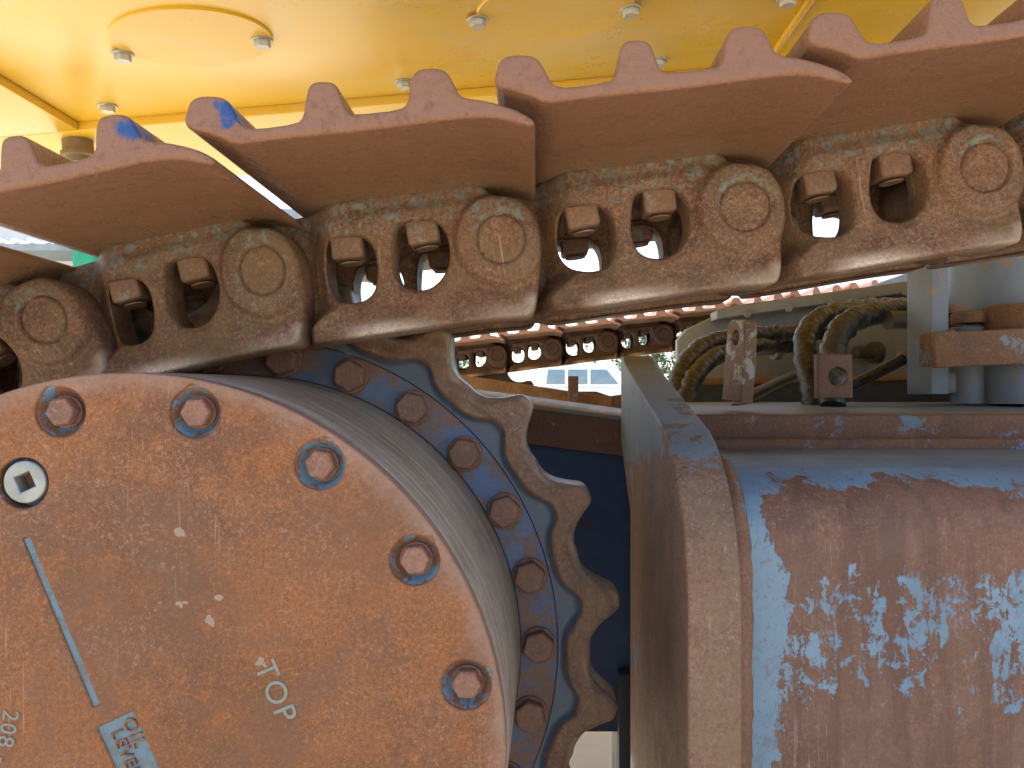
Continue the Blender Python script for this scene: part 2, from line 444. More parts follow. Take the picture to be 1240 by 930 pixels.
M['dark'] = simple('dark_rubber', (.012, .012, .014), (.03, .027, .025), 20, .6, .2)
M['mount'] = simple('mount_brown', (.16, .10, .05), (.22, .15, .08), 20, .6, .2)
M['hose'] = simple('hose_wrap', (.016, .018, .020), (.038, .038, .037), 60, .36, .8, dirt=(.10, .097, .088), dscale=40)
M['hose_plain'] = simple('hose_plain', (.05, .042, .025), (.08, .065, .04), 30, .55, .2, dirt=(.13, .11, .07), dscale=18)
M['rod'] = simple('black_rod', (.015, .014, .014), (.03, .026, .024), 30, .3, .1)
M['panel'] = simple('grey_panel', (.20, .195, .17), (.26, .25, .22), 6, .55, .1, dirt=(.2, .15, .09), dscale=5)
M['ground'] = simple('pale_ground', (.33, .29, .205), (.44, .39, .29), .7, .9, .5, dirt=(.27, .235, .17), dscale=3.5, bd=.02)
M['wall_white'] = simple('white_wall', (.72, .71, .69), (.8, .79, .76), 1, .8, .1)
M['roof_grey'] = simple('roof_grey', (.22, .26, .3), (.3, .33, .37), 3, .6, .2)
M['green'] = simple('green_paint', (.02, .25, .13), (.03, .32, .17), 4, .5, .1)
M['car_white'] = simple('car_white', (.75, .75, .75), (.8, .8, .8), 2, .25, .0, coat=.6)
M['glass'] = simple('car_glass', (.16, .24, .30), (.2, .28, .34), 4, .08, .0)
M['tyre'] = simple('tyre', (.015, .015, .015), (.025, .025, .025), 20, .8, .2)
M['leaf'] = simple('leaf', (.04, .08, .045), (.09, .13, .06), 2, .7, .1)
M['bark'] = simple('bark', (.08, .06, .04), (.13, .1, .07), 12, .9, .4)
M['tag'] = simple('cream_tag', (.6, .53, .3), (.66, .6, .38), 40, .6, .05)

# ------------------------------------------------------------------ setting
GZ = -0.70
g_me = to_mesh('ground', [(-400, -300, GZ), (400, -300, GZ), (400, 900, GZ), (-400, 900, GZ)], [(0, 1, 2, 3)], False)
tag(link('ground', g_me, M['ground']), kind='structure')

# ------------------------------------------------------------------ final drive
YS = .762
SC = W(308, 778, YS)                       # sprocket centre
YC = YS * (VX - 308) / (VX - 152)           # cover face plane
CS = YC / F                                 # metres per pixel there
CC = Vector((SC.x, YC, SC.z))
def cov(px, py):                            # pixel on the cover face -> local x, z
    p = W(px, py, YC); return p.x - CC.x, p.z - CC.z

fd = empty('final_drive', CC, 'big round rusty orange hub cover with bolts in blue recesses, lettered TOP', 'final drive')
RB = 421 * CS
RCOV = 461 * CS
bolt_as = [R(11.3 + 22.4 * k) for k in range(16)]
loops = []
N = 180
loops.append([(RCOV * math.cos(2 * math.pi * i / N), RCOV * math.sin(2 * math.pi * i / N)) for i in range(N)])
rc = .0160
for a in bolt_as:
    cx, cz = RB * math.cos(a), RB * math.sin(a)
    lp = []
    for i in range(40):
        t = 2 * math.pi * i / 40
        d = math.atan2(math.sin(t - a - .35), math.cos(t - a - .35))
        rr = rc * (1 + .16 * max(0, 1 - abs(d) / .32))
        lp.append((cx + rr * math.cos(t), cz + rr * math.sin(t)))
    loops.append(lp)
plx, plz = cov(27, 585)
rp = 31 * CS
loops.append([(plx + rp * math.cos(2 * math.pi * i / 40), plz + rp * math.sin(2 * math.pi * i / 40)) for i in range(40)])
def slot(p, q, w):
    a = np.array(cov(*p)); b = np.array(cov(*q)); d = (b - a) / np.linalg.norm(b - a); n = np.array([-d[1], d[0]]) * w / 2
    return [tuple(a + n), tuple(a - n), tuple(b - n), tuple(b + n)]
groove = slot((31, 652), (116, 855), .0042)
loops.append(groove)
labrect = [cov(117, 882), cov(160, 862), cov(222, 998), cov(179, 1018)]
loops.append(labrect)
cm = curve_mesh('cover', loops, .016, .0016, 3)
cm.transform(Matrix.Translation((0, .008, 0)))
link('cover', cm, M['cover'], fd)
# floors below the recesses
gp = np.array(groove); gc = gp.mean(0)
fl = curve_mesh('groove_paint', [[tuple(gc + (p - gc) * 1.03) for p in gp]], .002, .0001, 0); fl.transform(Matrix.Translation((0, .0026, 0)))
link('marking_line', fl, M['engrave'], fd)
lp_ = np.array(labrect); lc = lp_.mean(0)
fl = curve_mesh('label_floor', [[tuple(lc + (p - lc) * 1.02) for p in lp_]], .002, .0001, 0); fl.transform(Matrix.Translation((0, .0026, 0)))
lab = link('label_plate', fl, M['engrave'], fd)
tx, tz = cov(177, 916)
link('lettering', (lambda m: (m.transform(Matrix.Translation((0, .0009, 0))), m)[1])(text_mesh('OIL', .0118, 65.5, *cov(161, 888), .0014, 1.12)), M['cover'], lab)
link('lettering', (lambda m: (m.transform(Matrix.Translation((0, .0009, 0))), m)[1])(text_mesh('LEVEL', .0112, 65.5, *cov(151, 913), .0014, 1.12)), M['cover'], lab)
link('lettering', text_mesh('TOP', .0195, 67, *cov(333, 837), .0012, 1.12), M['letter'], fd)
link('lettering', text_mesh('208 -', .0145, 100, *cov(8, 892), .0012, 1.15), M['letter'], fd)
# bolts in counterbores
cup_prof = [(rc + .0035, .0023), (rc + .0001, .0024), (rc - .0022, .0055), (rc - .0036, .0085), (rc - .0046, .0095), (0, .0095)]
cup = lathe('bolt_recess', cup_prof, 40)
bh = hex_mesh('bolt', .0086, .0100, .0108, .0025, .2, .0004)
for i, a in enumerate(bolt_as):
    loc = (RB * math.cos(a), 0, RB * math.sin(a))
    link('bolt_recess', cup, M['cup'], fd, loc)
    link('bolt', bh, M['coverbolt'], fd, (loc[0], .0094, loc[2]), (0, random.uniform(0, 1), 0))
# square-drive plug
rpl = 26 * CS
pl = empty('filler_plug', (0, 0, 0)); pl.parent = fd; pl.location = (plx + .0008, 0, plz + .0008)
cu2 = lathe('plug_recess', [(rp + .003, .0024), (rp, .0024), (rp - .0005, .012), (0, .012)], 40)
link('plug_recess', cu2, M['cup'], fd, (plx, 0, plz))
bpy.data.objects.remove(pl)
sq = .0052
circ = [(rpl * math.cos(2 * math.pi * i / 40), rpl * math.sin(2 * math.pi * i / 40)) for i in range(40)]
sqr = [(sq * 1.414 * math.cos(R(45 + 24 + 90 * i)), sq * 1.414 * math.sin(R(45 + 24 + 90 * i))) for i in range(4)]
pm = curve_mesh('filler_plug', [circ, sqr], .011, .0012, 3); pm.transform(Matrix.Translation((0, .0065, 0)))
link('filler_plug', pm, M['plug'], fd, (plx + .0006, 0, plz + .0006))
# flared housing behind the cover
prof = [(RCOV - .004, .010), (RCOV - .0006, .012), (RCOV + .0006, .016)]
for t in np.linspace(0, 1, 10)[1:]:
    prof.append((RCOV + .0006 + (.2440 - RCOV) * t ** .8, .016 + (.742 - YC - .018) * t))
prof += [(.2452, .2215), (.2448, .2265), (.235, .228), (.1, .228)]
link('housing', lathe('housing', prof, 160), M['drum'], fd)

# ------------------------------------------------------------------ sprocket
sp = empty('drive_sprocket', SC, 'toothed drive sprocket with bolted blue ring around the round hub', 'sprocket')
NT = 21; PH = R(7.2)
rtip, rval = .3375, .3060
def tooth_r(th):
    ph = ((th - PH) * NT / (2 * math.pi) + .5) % 1.0 - .5
    ph = ph + .05 * np.cos(ph * 2 * math.pi) * 0
    t = 1 - np.abs(ph + .035 * np.sin(2 * math.pi * ph)) * 2          # 0 in the valley, 1 on the tip
    raw = 1.38 * (t / .92) ** 2.2
    k = 10.0
    s = -np.log(np.exp(-k * raw) + np.exp(-k * (.95 + .06 * t))) / k
    s = np.clip(s + .087 * (1 - t) ** 4, 0, 1.02)
    return rval + (rtip - rval) * s, s
nth, nr = NT * 36, 34
th = np.linspace(0, 2 * math.pi, nth, endpoint=False)
ro, s_ = tooth_r(th)
rb_ = .2825 + (.2990 - .2825) * s_
r_in = .2795
verts, att_glint, att_p = [], [], []
ts = np.concatenate([np.linspace(0, 1, nr)])
for i in range(nth):
    rr = r_in + (ro[i] - r_in) * (1 - (1 - ts) ** 1.25)
    # depth towards camera
    band = sstep(rr, rb_[i] - .003, rb_[i] + .006)
    de = ro[i] - rr
    edge = .011; rnd = np.where(de < edge, edge - np.sqrt(np.maximum(edge ** 2 - (edge - de) ** 2, 0)), 0)
    d = -.003 + .010 * band - rnd * .9 + .0009 * np.sin(rr * 400 + th[i] * 31) * band
    for r, dd, b in zip(rr, d, band):
        verts.append((r * math.cos(th[i]), -dd - .012, r * math.sin(th[i]))); att_p.append((1 - b) * 1.0); att_glint.append(float(max(0, 1 - (ro[i] - r) / .007)) * .8)
faces = []
for i in range(nth):
    j = (i + 1) % nth
    for k in range(nr - 1):
        faces.append((i * nr + k, i * nr + k + 1, j * nr + k + 1, j * nr + k))
base = len(verts)
for i in range(nth):
    for k, (r, y) in enumerate(((ro[i], .026), (ro[i] - .009, .034), (r_in, .034))):
        verts.append((r * math.cos(th[i]), y, r * math.sin(th[i]))); att_p.append(0); att_glint.append(0)
for i in range(nth):
    j = (i + 1) % nth
    faces.append((i * nr + nr - 1, base + i * 3, base + j * 3, j * nr + nr - 1))
    for k in range(2):
        faces.append((base + i * 3 + k, base + i * 3 + k + 1, base + j * 3 + k + 1, base + j * 3 + k))
    faces.append((base + i * 3 + 2, i * nr, j * nr, base + j * 3 + 2))
tm = to_mesh('toothed_rim', verts, faces, True, 45)
at = tm.attributes.new('wear_glint', 'FLOAT', 'POINT'); at.data.foreach_set('value', np.array(att_glint, np.float32))  # paler tooth edge: light caught by the bevel, painted in as polish
at = tm.attributes.new('paint', 'FLOAT', 'POINT'); at.data.foreach_set('value', np.array(att_p, np.float32))
link('toothed_rim', tm, M['tooth'], sp)
ringp = [(.20, .03), (.20, -.004), (.2425, -.004), (.2440, -.009), (.2460, -.0108), (.2765, -.0108), (.2787, -.0095), (.2787, .0), (.2787, .03)]
link('bolt_ring', lathe('bolt_ring', ringp, 160, closed=True), M['web'], sp)
sb = hex_mesh('bolt', .0128, .012, .0165, .0025, .1, .0003)
for k in range(26):
    a = R(0.3 + 360 / 26 * k); r = 344 * YS / F
    link('bolt', sb, M['ringbolt'], sp, (r * math.cos(a), -.0106, r * math.sin(a)), (0, random.uniform(0, 1.05), 0))
hub = lathe('hub', [(.0, .04), (.225, .04), (.225, .12), (.20, .14), (.0, .14)], 64)
link('hub', hub, M['navy'], sp)

# ------------------------------------------------------------------ track
YL = .655
pins_px = [(-152, 552), (57.6, 387), (320, 328), (607, 290), (900.6, 251), (1189, 204), (1478, 162)]
p3, p4 = np.array(pins_px[3]), np.array(pins_px[4])
L3 = np.linalg.norm(p4 - p3); e_u = (p4 - p3) / L3; e_v = np.array([e_u[1], -e_u[0]])   # up on screen
S_L = YL / F
P3 = L3 * S_L
def lk(pts, Y=YL):
    """photo pixels round link 3 at depth Y -> link coordinates (u, v)"""
    o3 = np.array([(p3[0] - VX) * S_L, (VY - p3[1]) * S_L]); eu = np.array([e_u[0], -e_u[1]]); ev = np.array([-eu[1], eu[0]])
    out = []
    for x, y in pts:
        w = np.array([(x - VX) * Y / F, (VY - y) * Y / F]) - o3
        out.append((w @ eu, w @ ev))
    return np.array(out)
outline = chaikin(lk([(584, 240), (596, 218), (640, 210), (700, 200), (760, 191), (820, 181), (862, 175), (878, 183), (890, 197), (912, 198),
                      (934, 208), (948, 232), (951, 256), (949, 285), (946, 316), (942, 338), (934, 346), (910, 347), (860, 352), (760, 367), (690, 377),
                      (640, 381), (612, 372), (580, 330), (568, 290), (574, 262)]), 2)
win1 = chaikin(lk([(678, 254), (674, 282), (678, 308), (695, 327), (724, 329), (742, 317), (746, 296), (745, 270), (737, 253), (724, 246), (688, 249)]), 2)
win2 = chaikin(lk([(768, 236), (764, 268), (766, 293), (780, 311), (808, 313), (827, 299), (837, 276), (835, 251), (826, 232), (811, 226), (774, 230)]), 2)
def lsdf(P):
    s = poly_sdf(P, outline)
    return np.maximum(s, np.maximum(-poly_sdf(P, win1), -poly_sdf(P, win2)))
def ldepth(P):
    so = poly_sdf(P, outline); sw = np.minimum(poly_sdf(P, win1), poly_sdf(P, win2))
    u, v = P[:, 0], P[:, 1]
    low = sstep(-v, .030, .052)
    ramp = sstep(u, .028 - .010 * low, .062 - .026 * low) * .034 - .034
    rp_ = np.hypot(u - P3, v)
    boss = (1 - sstep(rp_, .0335, .0405)) * .0065
    groove_ = np.exp(-((rp_ - .0193) / .0011) ** 2) * .0028
    cap = (1 - sstep(rp_, .017, .0195)) * -.0006
    rail = (1 - sstep(v, -.064, -.024)) * .0085 * sstep(u, .022, .045) * (1 - .75 * (1 - sstep(rp_, .034, .05)))
    waist = 0
    topf = sstep(v, .030, .040) * -.003
    d = ramp + boss + rail + waist + topf - groove_ + cap
    lipr = (1 - sstep(sw, .0015, .008)) * -.0016
    e1 = .0035 + .0030 * sstep(v, -.06, -.03); a = np.clip(-so, 0, e1); d -= (e1 - np.sqrt(e1 ** 2 - (e1 - a) ** 2)) * .95
    e2 = .003; a = np.clip(sw, 0, e2); d -= (e2 - np.sqrt(e2 ** 2 - (e2 - a) ** 2))
    return d + lipr + .0005 * vnoise(P, 160, 2) + .0003 * vnoise(P, 420, 3)
def lwear(P, D):
    v, u = P[:, 1], P[:, 0]
    so = poly_sdf(P, outline)
    return np.clip(sstep(-so, .014, .003) * (1 - sstep(v, -.052, -.044)) * sstep(u, .05, .09) * (1.0 + 1.2 * vnoise(P, 55, 9)), 0, 1)
def lpaint(P, D):
    rp_ = np.hypot(P[:, 0] - P3, P[:, 1])
    return .26 * sstep(P[:, 1], .000, .034) + .18 * np.exp(-((rp_ - .022) / .003) ** 2)
bnds = (-.035, P3 + .04, -.075, .055)
near_plate = relief('side_plate', lsdf, ldepth, .033, bnds, .0013, {'wear_glint': lwear, 'paint': lpaint})
YFP = 2 * (YS - YL) - .036
far_plate = near_plate.copy()
for v in far_plate.vertices:
    if v.co.z < -.035: v.co.z = -.035 + (v.co.z + .035) * .80
far_plate.update(); far_plate.transform(Matrix.Diagonal((1, -1, 1, 1))); far_plate.flip_normals()
nut_me = box_mesh('nut', .0265, .029, .0205, .0032, 3)
bm = bmesh.new(); bm.from_mesh(nut_me)
m2 = lathe('e', [(0, -.004), (.0085, -.004), (.0098, -.003), (.0098, .004)], 24); m2.transform(Matrix.Rotation(R(90), 4, 'X')); m2.transform(Matrix.Rotation(R(180), 4, 'X'))
for v in m2.vertices: v.co = Vector((v.co.x, v.co.y, -abs(v.co.z) - .0090)) if True else v.co
bm.from_mesh(m2); bm.to_mesh(nut_me); bm.free(); bpy.data.meshes.remove(m2); finish(nut_me, 35)
nutpos = lk([(706, 257), (801, 238)])
bush = lathe('bushing', [(0, .05), (.026, .05), (.026, YFP - .05), (0, YFP - .05)], 32)

# shoe profile (photo pixels at the near end of the shoe over link 3)
YSH, YSF = .500, 1.024
top = [(598, 97), (601, 84), (605, 72), (615, 66), (631, 65), (648, 67), (657, 77), (664, 92), (672, 103), (690, 105), (738, 98), (746, 90), (749, 68), (752, 54), (759, 48), (771, 47),
       (783, 48), (790, 55), (796, 72), (800, 84), (812, 87), (866, 81), (876, 73), (878, 52), (882, 38), (889, 32), (905, 30), (920, 32), (928, 39), (935, 53), (941, 64), (952, 67),
       (975, 70), (1000, 77), (1018, 84), (1035, 95)]
bot = [(1030, 102), (1012, 97), (985, 91), (950, 91), (900, 97), (820, 108), (740, 115), (690, 121), (662, 125), (645, 117), (625, 110), (604, 106)]
def chaikin_open(p, n): return chaikin(p, n)
shp = lk(top + bot, YSH)
shp = chaikin(shp, 1)
# the plate dips to sit on the link top
shoe_me = curve_mesh('track_shoe', [[tuple(p) for p in shp]], YSF - YSH, .0028, 3, 50)
shoe_me.transform(Matrix.Translation((0, (YSF + YSH) / 2 - YL, 0)))
at = shoe_me.attributes.new('wear_glint', 'FLOAT', 'POINT')
at.data.foreach_set('value', np.array([1.0 if v.co.y < (YSH - YL) + .0035 else 0. for v in shoe_me.vertices], np.float32))

link_labels = ['rusty track link wrapping down the sprocket under the curled shoe end',
               'rusty track link over the hub cover, directly above its topmost bolts',
               'rusty track link whose rail meets the uppermost sprocket tooth',
               'rusty track link above the white car and far track seen beneath it',
               'rusty track link above the wrapped hoses and bracket with a hole',
               'rusty track link above the blue grey upright cylinder']
shoe_labels = ['rusty track shoe at the sprocket turn, lowest of the near row',
               'rusty track shoe with blue painted edge on its second grouser, over the sprocket',
               'rusty track shoe with blue painted edge on its first grouser, cut square at the end',
               'rusty track shoe with pointed end overlapping the following shoe, yellow seam just behind',
               'rusty track shoe above the wrapped hoses, catching the pointed end of its neighbour',
               'rusty track shoe above the upright cylinder, highest of the near row']
spot_mats = {}
pp = {1: [(944, 36, 62)], 2: [(660, 84, 60)]}
def shoe_spot(lst):
    out = []
    for x, y, *_ in lst:
        u, v = lk([(x, y)], YSH)[0]; out.append((u, YSH - YL + .012, v, .017))
    return out
M['shoe_b1'] = rust('rust_shoe_blue_second', (.10, .040, .013), (.205, .088, .026), (.33, .17, .06), scuff=.3, wearcol=(.27, .125, .07), rough=.55, bump=.9, pit=.8, coarse=14, wear_metal=.15, streak=(.06, .8, .3), streakcol=(.06, .026, .010), streakamt=.85, olive=.5, olivecol=(.2, .125, .04), dust=(-.075, .02, (.215, .17, .09), .85), spots=shoe_spot([(930, 46)]))
M['shoe_b2'] = rust('rust_shoe_blue_first', (.10, .040, .013), (.205, .088, .026), (.33, .17, .06), scuff=.3, wearcol=(.27, .125, .07), rough=.55, bump=.9, pit=.8, coarse=14, wear_metal=.15, streak=(.06, .8, .3), streakcol=(.06, .026, .010), streakamt=.85, olive=.5, olivecol=(.2, .125, .04), dust=(-.075, .02, (.215, .17, .09), .85), spots=shoe_spot([(662, 86)]))

def place_link(a, b, Y, label, group, mats, first):
    A = Vector(((a[0] - VX) * Y / F, Y, (VY - a[1]) * Y / F)); B = Vector(((b[0] - VX) * Y / F, Y, (VY - b[1]) * Y / F))
    L = (B - A).length; ang = math.atan2(B.z - A.z, B.x - A.x)
    t = empty('track_link', A, label, 'track link', group)
    t.rotation_euler = (0, -ang, 0); t.scale = (L / P3, 1, 1)
    link('side_plate', near_plate if first else near_plate_f, None, t, (0, 0, 0))
    link('side_plate', far_plate if first else far_plate_f, None, t, (0, YFP, 0))
    for q in nutpos:
        o = link('nut', nut_me if first else nut_far, None, t, (q[0], .021, q[1]), (0, random.uniform(-.06, .06), 0))
        o = link('nut', nut_me if first else nut_far, None, t, (q[0], YFP - .021, q[1] + .003))
    link('bushing', bush if first else bush_far, None, t, (P3, 0, 0))
    return t, A, ang, L
near_plate.materials.append(M['link']); far_plate.materials.append(M['link']); nut_me.materials.append(M['nut']); bush.materials.append(M['link'])
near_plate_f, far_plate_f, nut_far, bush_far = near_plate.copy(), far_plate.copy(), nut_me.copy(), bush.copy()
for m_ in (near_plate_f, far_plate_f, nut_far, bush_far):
    m_.materials.clear(); m_.materials.append(M['link_far_shaded'])
for i in range(6):
    t, A, ang, L = place_link(pins_px[i], pins_px[i + 1], YL, link_labels[i], 'links of the near track', None, True)
    me = shoe_me.copy()
    me.materials.append({1: M['shoe_b1'], 2: M['shoe_b2']}.get(i, M['shoe']))
    s = link('track_shoe', me, None, None, A, (0, -ang, 0)); s.scale = (L / P3, 1, 1)
    tag(s, shoe_labels[i], 'track shoe', 'shoes of the near track')
# far track, same chain on the other side of the machine
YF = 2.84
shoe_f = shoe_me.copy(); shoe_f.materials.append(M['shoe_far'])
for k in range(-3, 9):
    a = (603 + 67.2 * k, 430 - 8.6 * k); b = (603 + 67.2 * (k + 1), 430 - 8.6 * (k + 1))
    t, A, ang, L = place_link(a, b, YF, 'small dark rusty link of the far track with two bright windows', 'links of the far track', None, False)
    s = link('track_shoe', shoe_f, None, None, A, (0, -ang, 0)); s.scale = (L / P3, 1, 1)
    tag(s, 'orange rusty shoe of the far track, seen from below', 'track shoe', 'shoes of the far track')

# ------------------------------------------------------------------ yellow upper structure
HY, KY = .45, .085
def YP(px, py, dz=0.0):
    a = (px - VX) / F; b = (VY - py) / F
    Y = (HY + dz) / (b - KY * a)
    return Vector((a * Y, Y, b * Y))
up = empty('upper_structure', (0, 1.2, HY), 'yellow painted underside of the machine deck with bolts and round hatches', 'excavator deck')
slope = math.atan(KY)
def deck_box(name, x0, x1, y0, y1, z0, z1, bev=.002, mat='yellow', parent=None):
    me = box_mesh(name, x1 - x0, y1 - y0, z1 - z0, bev, 2, ((x0 + x1) / 2, (y0 + y1) / 2 - 1.2, (z0 + z1) / 2))
    o = link(name, me, M[mat], parent or up); return o
up.rotation_euler = (0, -slope, 0)
cs = math.cos(slope)
ysm = YP(95, 148).y; xl = YP(95, 148).x / cs; xr = YP(945, 50).x / cs
deck_box('deck_panel', xl, xr - .004, .50, ysm, .0, .25)
deck_box('deck_panel', -1.12, xl - .001, .50, ysm, -.012, .25)
lm_ = curve_mesh('deck_panel', [[(-1.12, ysm + .001), (1.6, ysm + .001), (1.6, 2.15), (-.42, 2.15), (-.42, 1.46), (-1.12, 1.46)]], .26, .002, 2)
lm_.transform(Matrix.Rotation(R(-90), 4, 'X')); lm_.transform(Matrix.Translation((0, -1.2, .118))); link('deck_panel', lm_, M['yellow'], up)
deck_box('deck_panel', xr + .004, 1.6, .50, ysm, .0, .25)
deck_box('rib', xr - .0038, xr + .0038, .52, ysm - .002, -.006, .05, .001)
zb = hex_mesh('bolt', .0085, .009, .0125, .0022, .3, .0003); zb.transform(Matrix.Rotation(R(90), 4, 'X'))
# head pointing -Y rotated so that it points down (-Z)
def on_deck(px, py, dz=0.0):
    p = YP(px, py, dz); return Vector((p.x / cs, p.y - 1.2, dz))
for px, py in [(488, 99), (130, 128), (953, -2), (797, 73)]:
    link('bolt', zb, M['zinc'], up, on_deck(px, py), (0, 0, random.uniform(0, 1)))
def hatch(c, r, bolts):
    p = on_deck(*c)
    me = lathe('hatch', [(0, .002), (r, .002), (r, -.0012), (r - .0016, -.0026), (0, -.0026)], 80); me.transform(Matrix.Rotation(R(90), 4, 'X'))
    for v in me.vertices: v.co.y *= .84
    h = link('hatch_cover', me, M['yellow'], up, p)
    for b in bolts:
        q = on_deck(*b); link('bolt', zb, M['zinc'], h, (q.x - p.x, q.y - p.y, -.0024), (0, 0, random.uniform(0, 1)))
hatch((233, 46), .090, [(148, 63), (317, 46)])
hatch((672, 12), .092, [(578, 21), (763, 8)])
mt = lathe('mount', [(0, .02), (.021, .02), (.021, -.016), (.024, -.018), (.024, -.024), (.017, -.026), (.015, -.034), (0, -.034)], 36); mt.transform(Matrix.Rotation(R(90), 4, 'X'))
link('rubber_mount', mt, M['mount'], up, on_deck(93, 170, -.0115))

# ------------------------------------------------------------------ near track frame: casing, guard plate, flange
tf = empty('crawler_side_frame', W(905, 560, .66), 'rusty track frame with flaking light blue paint and rounded top', 'track frame')
O = tf.location.copy()
def rel(p): return Vector(p) - O
def add(name, me, mat, loc=(0, 0, 0), rot=None, parent=None):
    return link(name, me, M[mat], parent or tf, loc, rot)
# casing: rounded profile swept in X
x0, x1 = .166, 1.0
prof = []
zt = -.058
for t in np.linspace(0, 1, 14):
    a = t * math.pi / 2
    prof.append((.735 - .072 * math.sin(a), zt - .06 * (1 - math.cos(a))))
prof = [(1.25, zt + .004), (1.0, zt + .002), (.85, zt + .001)] + prof + [(.66, -.2), (.657, -.32), (.655, -.45), (.655, -.68), (1.25, -.68)]
nx = 2
verts, faces = [], []
xs = [x0, x0 + .004, (x0 + x1) / 2, x1]
for xi, x in enumerate(xs):
    for y, z in prof:
        verts.append(rel((x, y + (.004 if xi == 0 else 0), z - (.003 if xi == 0 else 0))))
n = len(prof)
for i in range(len(xs) - 1):
    for k in range(n):
        faces.append((i * n + k, i * n + (k + 1) % n, (i + 1) * n + (k + 1) % n, (i + 1) * n + k))
faces.append(list(range(n))); faces.append([(len(xs) - 1) * n + k for k in range(n)][::-1])
add('casing', to_mesh('casing', verts, faces, True, 40), 'casing')
# guard plate (plane YZ): front edge rounded, top sloping down to the camera
arc = [(.72 - .165 * (math.sin(a) - math.sin(R(12.4))), -.0216 - .14 * (math.cos(R(12.4)) - math.cos(a))) for a in [R(12.4 + 77.6 * i / 14) for i in range(15)]]
gpf = [(1.06, .055), (1.045, .055), (1.02, .044)] + arc + [(.5905, -.25), (.585, -.66), (.955, -.66), (.955, -.13), (1.06, -.055)]
me = curve_mesh('guard_plate', [[(y, z) for y, z in gpf]], .039, .0025, 3, 14)
me.transform(Matrix.Rotation(R(90), 4, 'Z'))        # local x (depth) -> +Y, thickness -> X
me.transform(Matrix.Translation(-O + Vector((.1077 + .0195, 0, 0))))
add('guard_plate', me, 'guard')
# weld bead between plate and casing
wp = [rel((.1605, .66 - .002, z + .003 * math.sin(z * 90) * 0)) for z in np.linspace(-.68, -.13, 30)]
add('weld_bead', tube_mesh('weld_bead', wp + [rel((.1605, .675, -.095)), rel((.1605, .70, -.07)), rel((.1605, .74, -.06)), rel((.1605, .9, -.058))], .010, 10, .006, .011, .0015), 'weld')
# stepped flange above casing
fb = box_mesh('flange_step', .86, .28, .016, .004, 3, rel((.17 + .43, 1.08, -.052)))
add('flange_step', fb, 'flange')
fm = box_mesh('top_flange', .90, .36, .03, .003, 3); fm.transform(Matrix.Rotation(R(2.2), 4, 'X')); fm.transform(Matrix.Translation(rel((.16 + .44, 1.14, -.0255))))
add('top_flange', fm, 'flange')
# inner plates behind the sprocket
ib = box_mesh('cross_beam', .40, .06, .048, .003, 2); ib.transform(Matrix.Rotation(R(9), 4, 'X')); ib.transform(Matrix.Rotation(R(7.5), 4, 'Y')); ib.transform(Matrix.Translation(rel((-.08, 1.105, -.020))))
add('cross_beam', ib, 'bracket')
eb = box_mesh('worn_lit_edge', .40, .068, .005, .0015, 2); eb.transform(Matrix.Translation((0, -.002, .0265))); eb.transform(Matrix.Rotation(R(9), 4, 'X')); eb.transform(Matrix.Rotation(R(7.5), 4, 'Y')); eb.transform(Matrix.Translation(rel((-.08, 1.105, -.020))))
add('worn_lit_edge', eb, 'greysteel')  # pale bar: worn edge plus the beam's lit top, put into colour
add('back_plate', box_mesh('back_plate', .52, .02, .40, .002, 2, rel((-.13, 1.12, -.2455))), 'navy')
add('back_plate', box_mesh('back_plate', .034, .10, .40, .002, 2, rel((.1245, 1.135, -.56))), 'dark')
# rail edge and little post behind
rr_ = box_mesh('rail', .42, .05, .03, .003, 2); rr_.transform(Matrix.Rotation(R(8.5), 4, 'Y')); rr_.transform(Matrix.Translation(rel(W(620, 472, 1.75))))
add('rail', rr_, 'rail')
add('post', box_mesh('post', .021, .012, .09, .001, 1, rel(W(694, 482, 1.7))), 'bracket')
# brackets on the flange
b1 = [(870, 388), (890, 384), (901, 482), (885, 484), (877, 450)]
b1o = []
def plate_px(name, pts, Y, th, holes=(), bev=.0015):
    c = W(pts[0][0], pts[0][1], Y)
    lp = [[((W(x, y, Y)).x, (W(x, y, Y)).z) for x, y in pts]]
    for hx, hy, hr in holes:
        h = W(hx, hy, Y); lp.append([(h.x + hr * math.cos(2 * math.pi * i / 24), h.z + hr * math.sin(2 * math.pi * i / 24)) for i in range(24)])
    me = curve_mesh(name, lp, th, bev, 2); me.transform(Matrix.Translation((0, Y + th / 2, 0)))
    return me
# upright strap with a hole, its broad face turned to the left-front
me = curve_mesh('bracket', [[(-.020, -.002), (.020, -.002), (.020, .06), (.018, .095), (.012, .1015), (-.012, .1015), (-.018, .095)],
                            [(.0065 * math.cos(2 * math.pi * i / 24), .079 + .0095 * math.sin(2 * math.pi * i / 24)) for i in range(24)]], .019, .0015, 2)
me.transform(Matrix.Rotation(R(6), 4, 'Y')); me.transform(Matrix.Rotation(R(-66), 4, 'Z'))
me.transform(Matrix.Translation(rel(W(893, 484, 1.06)))); add('bracket', me, 'strapgrey')
me = plate_px('lug', [(990, 429), (1032, 429), (1033, 482), (991, 482)], 1.03, .016, [(1014.5, 456, .0118)]); me.transform(Matrix.Translation(-O)); add('lug', me, 'bracket')

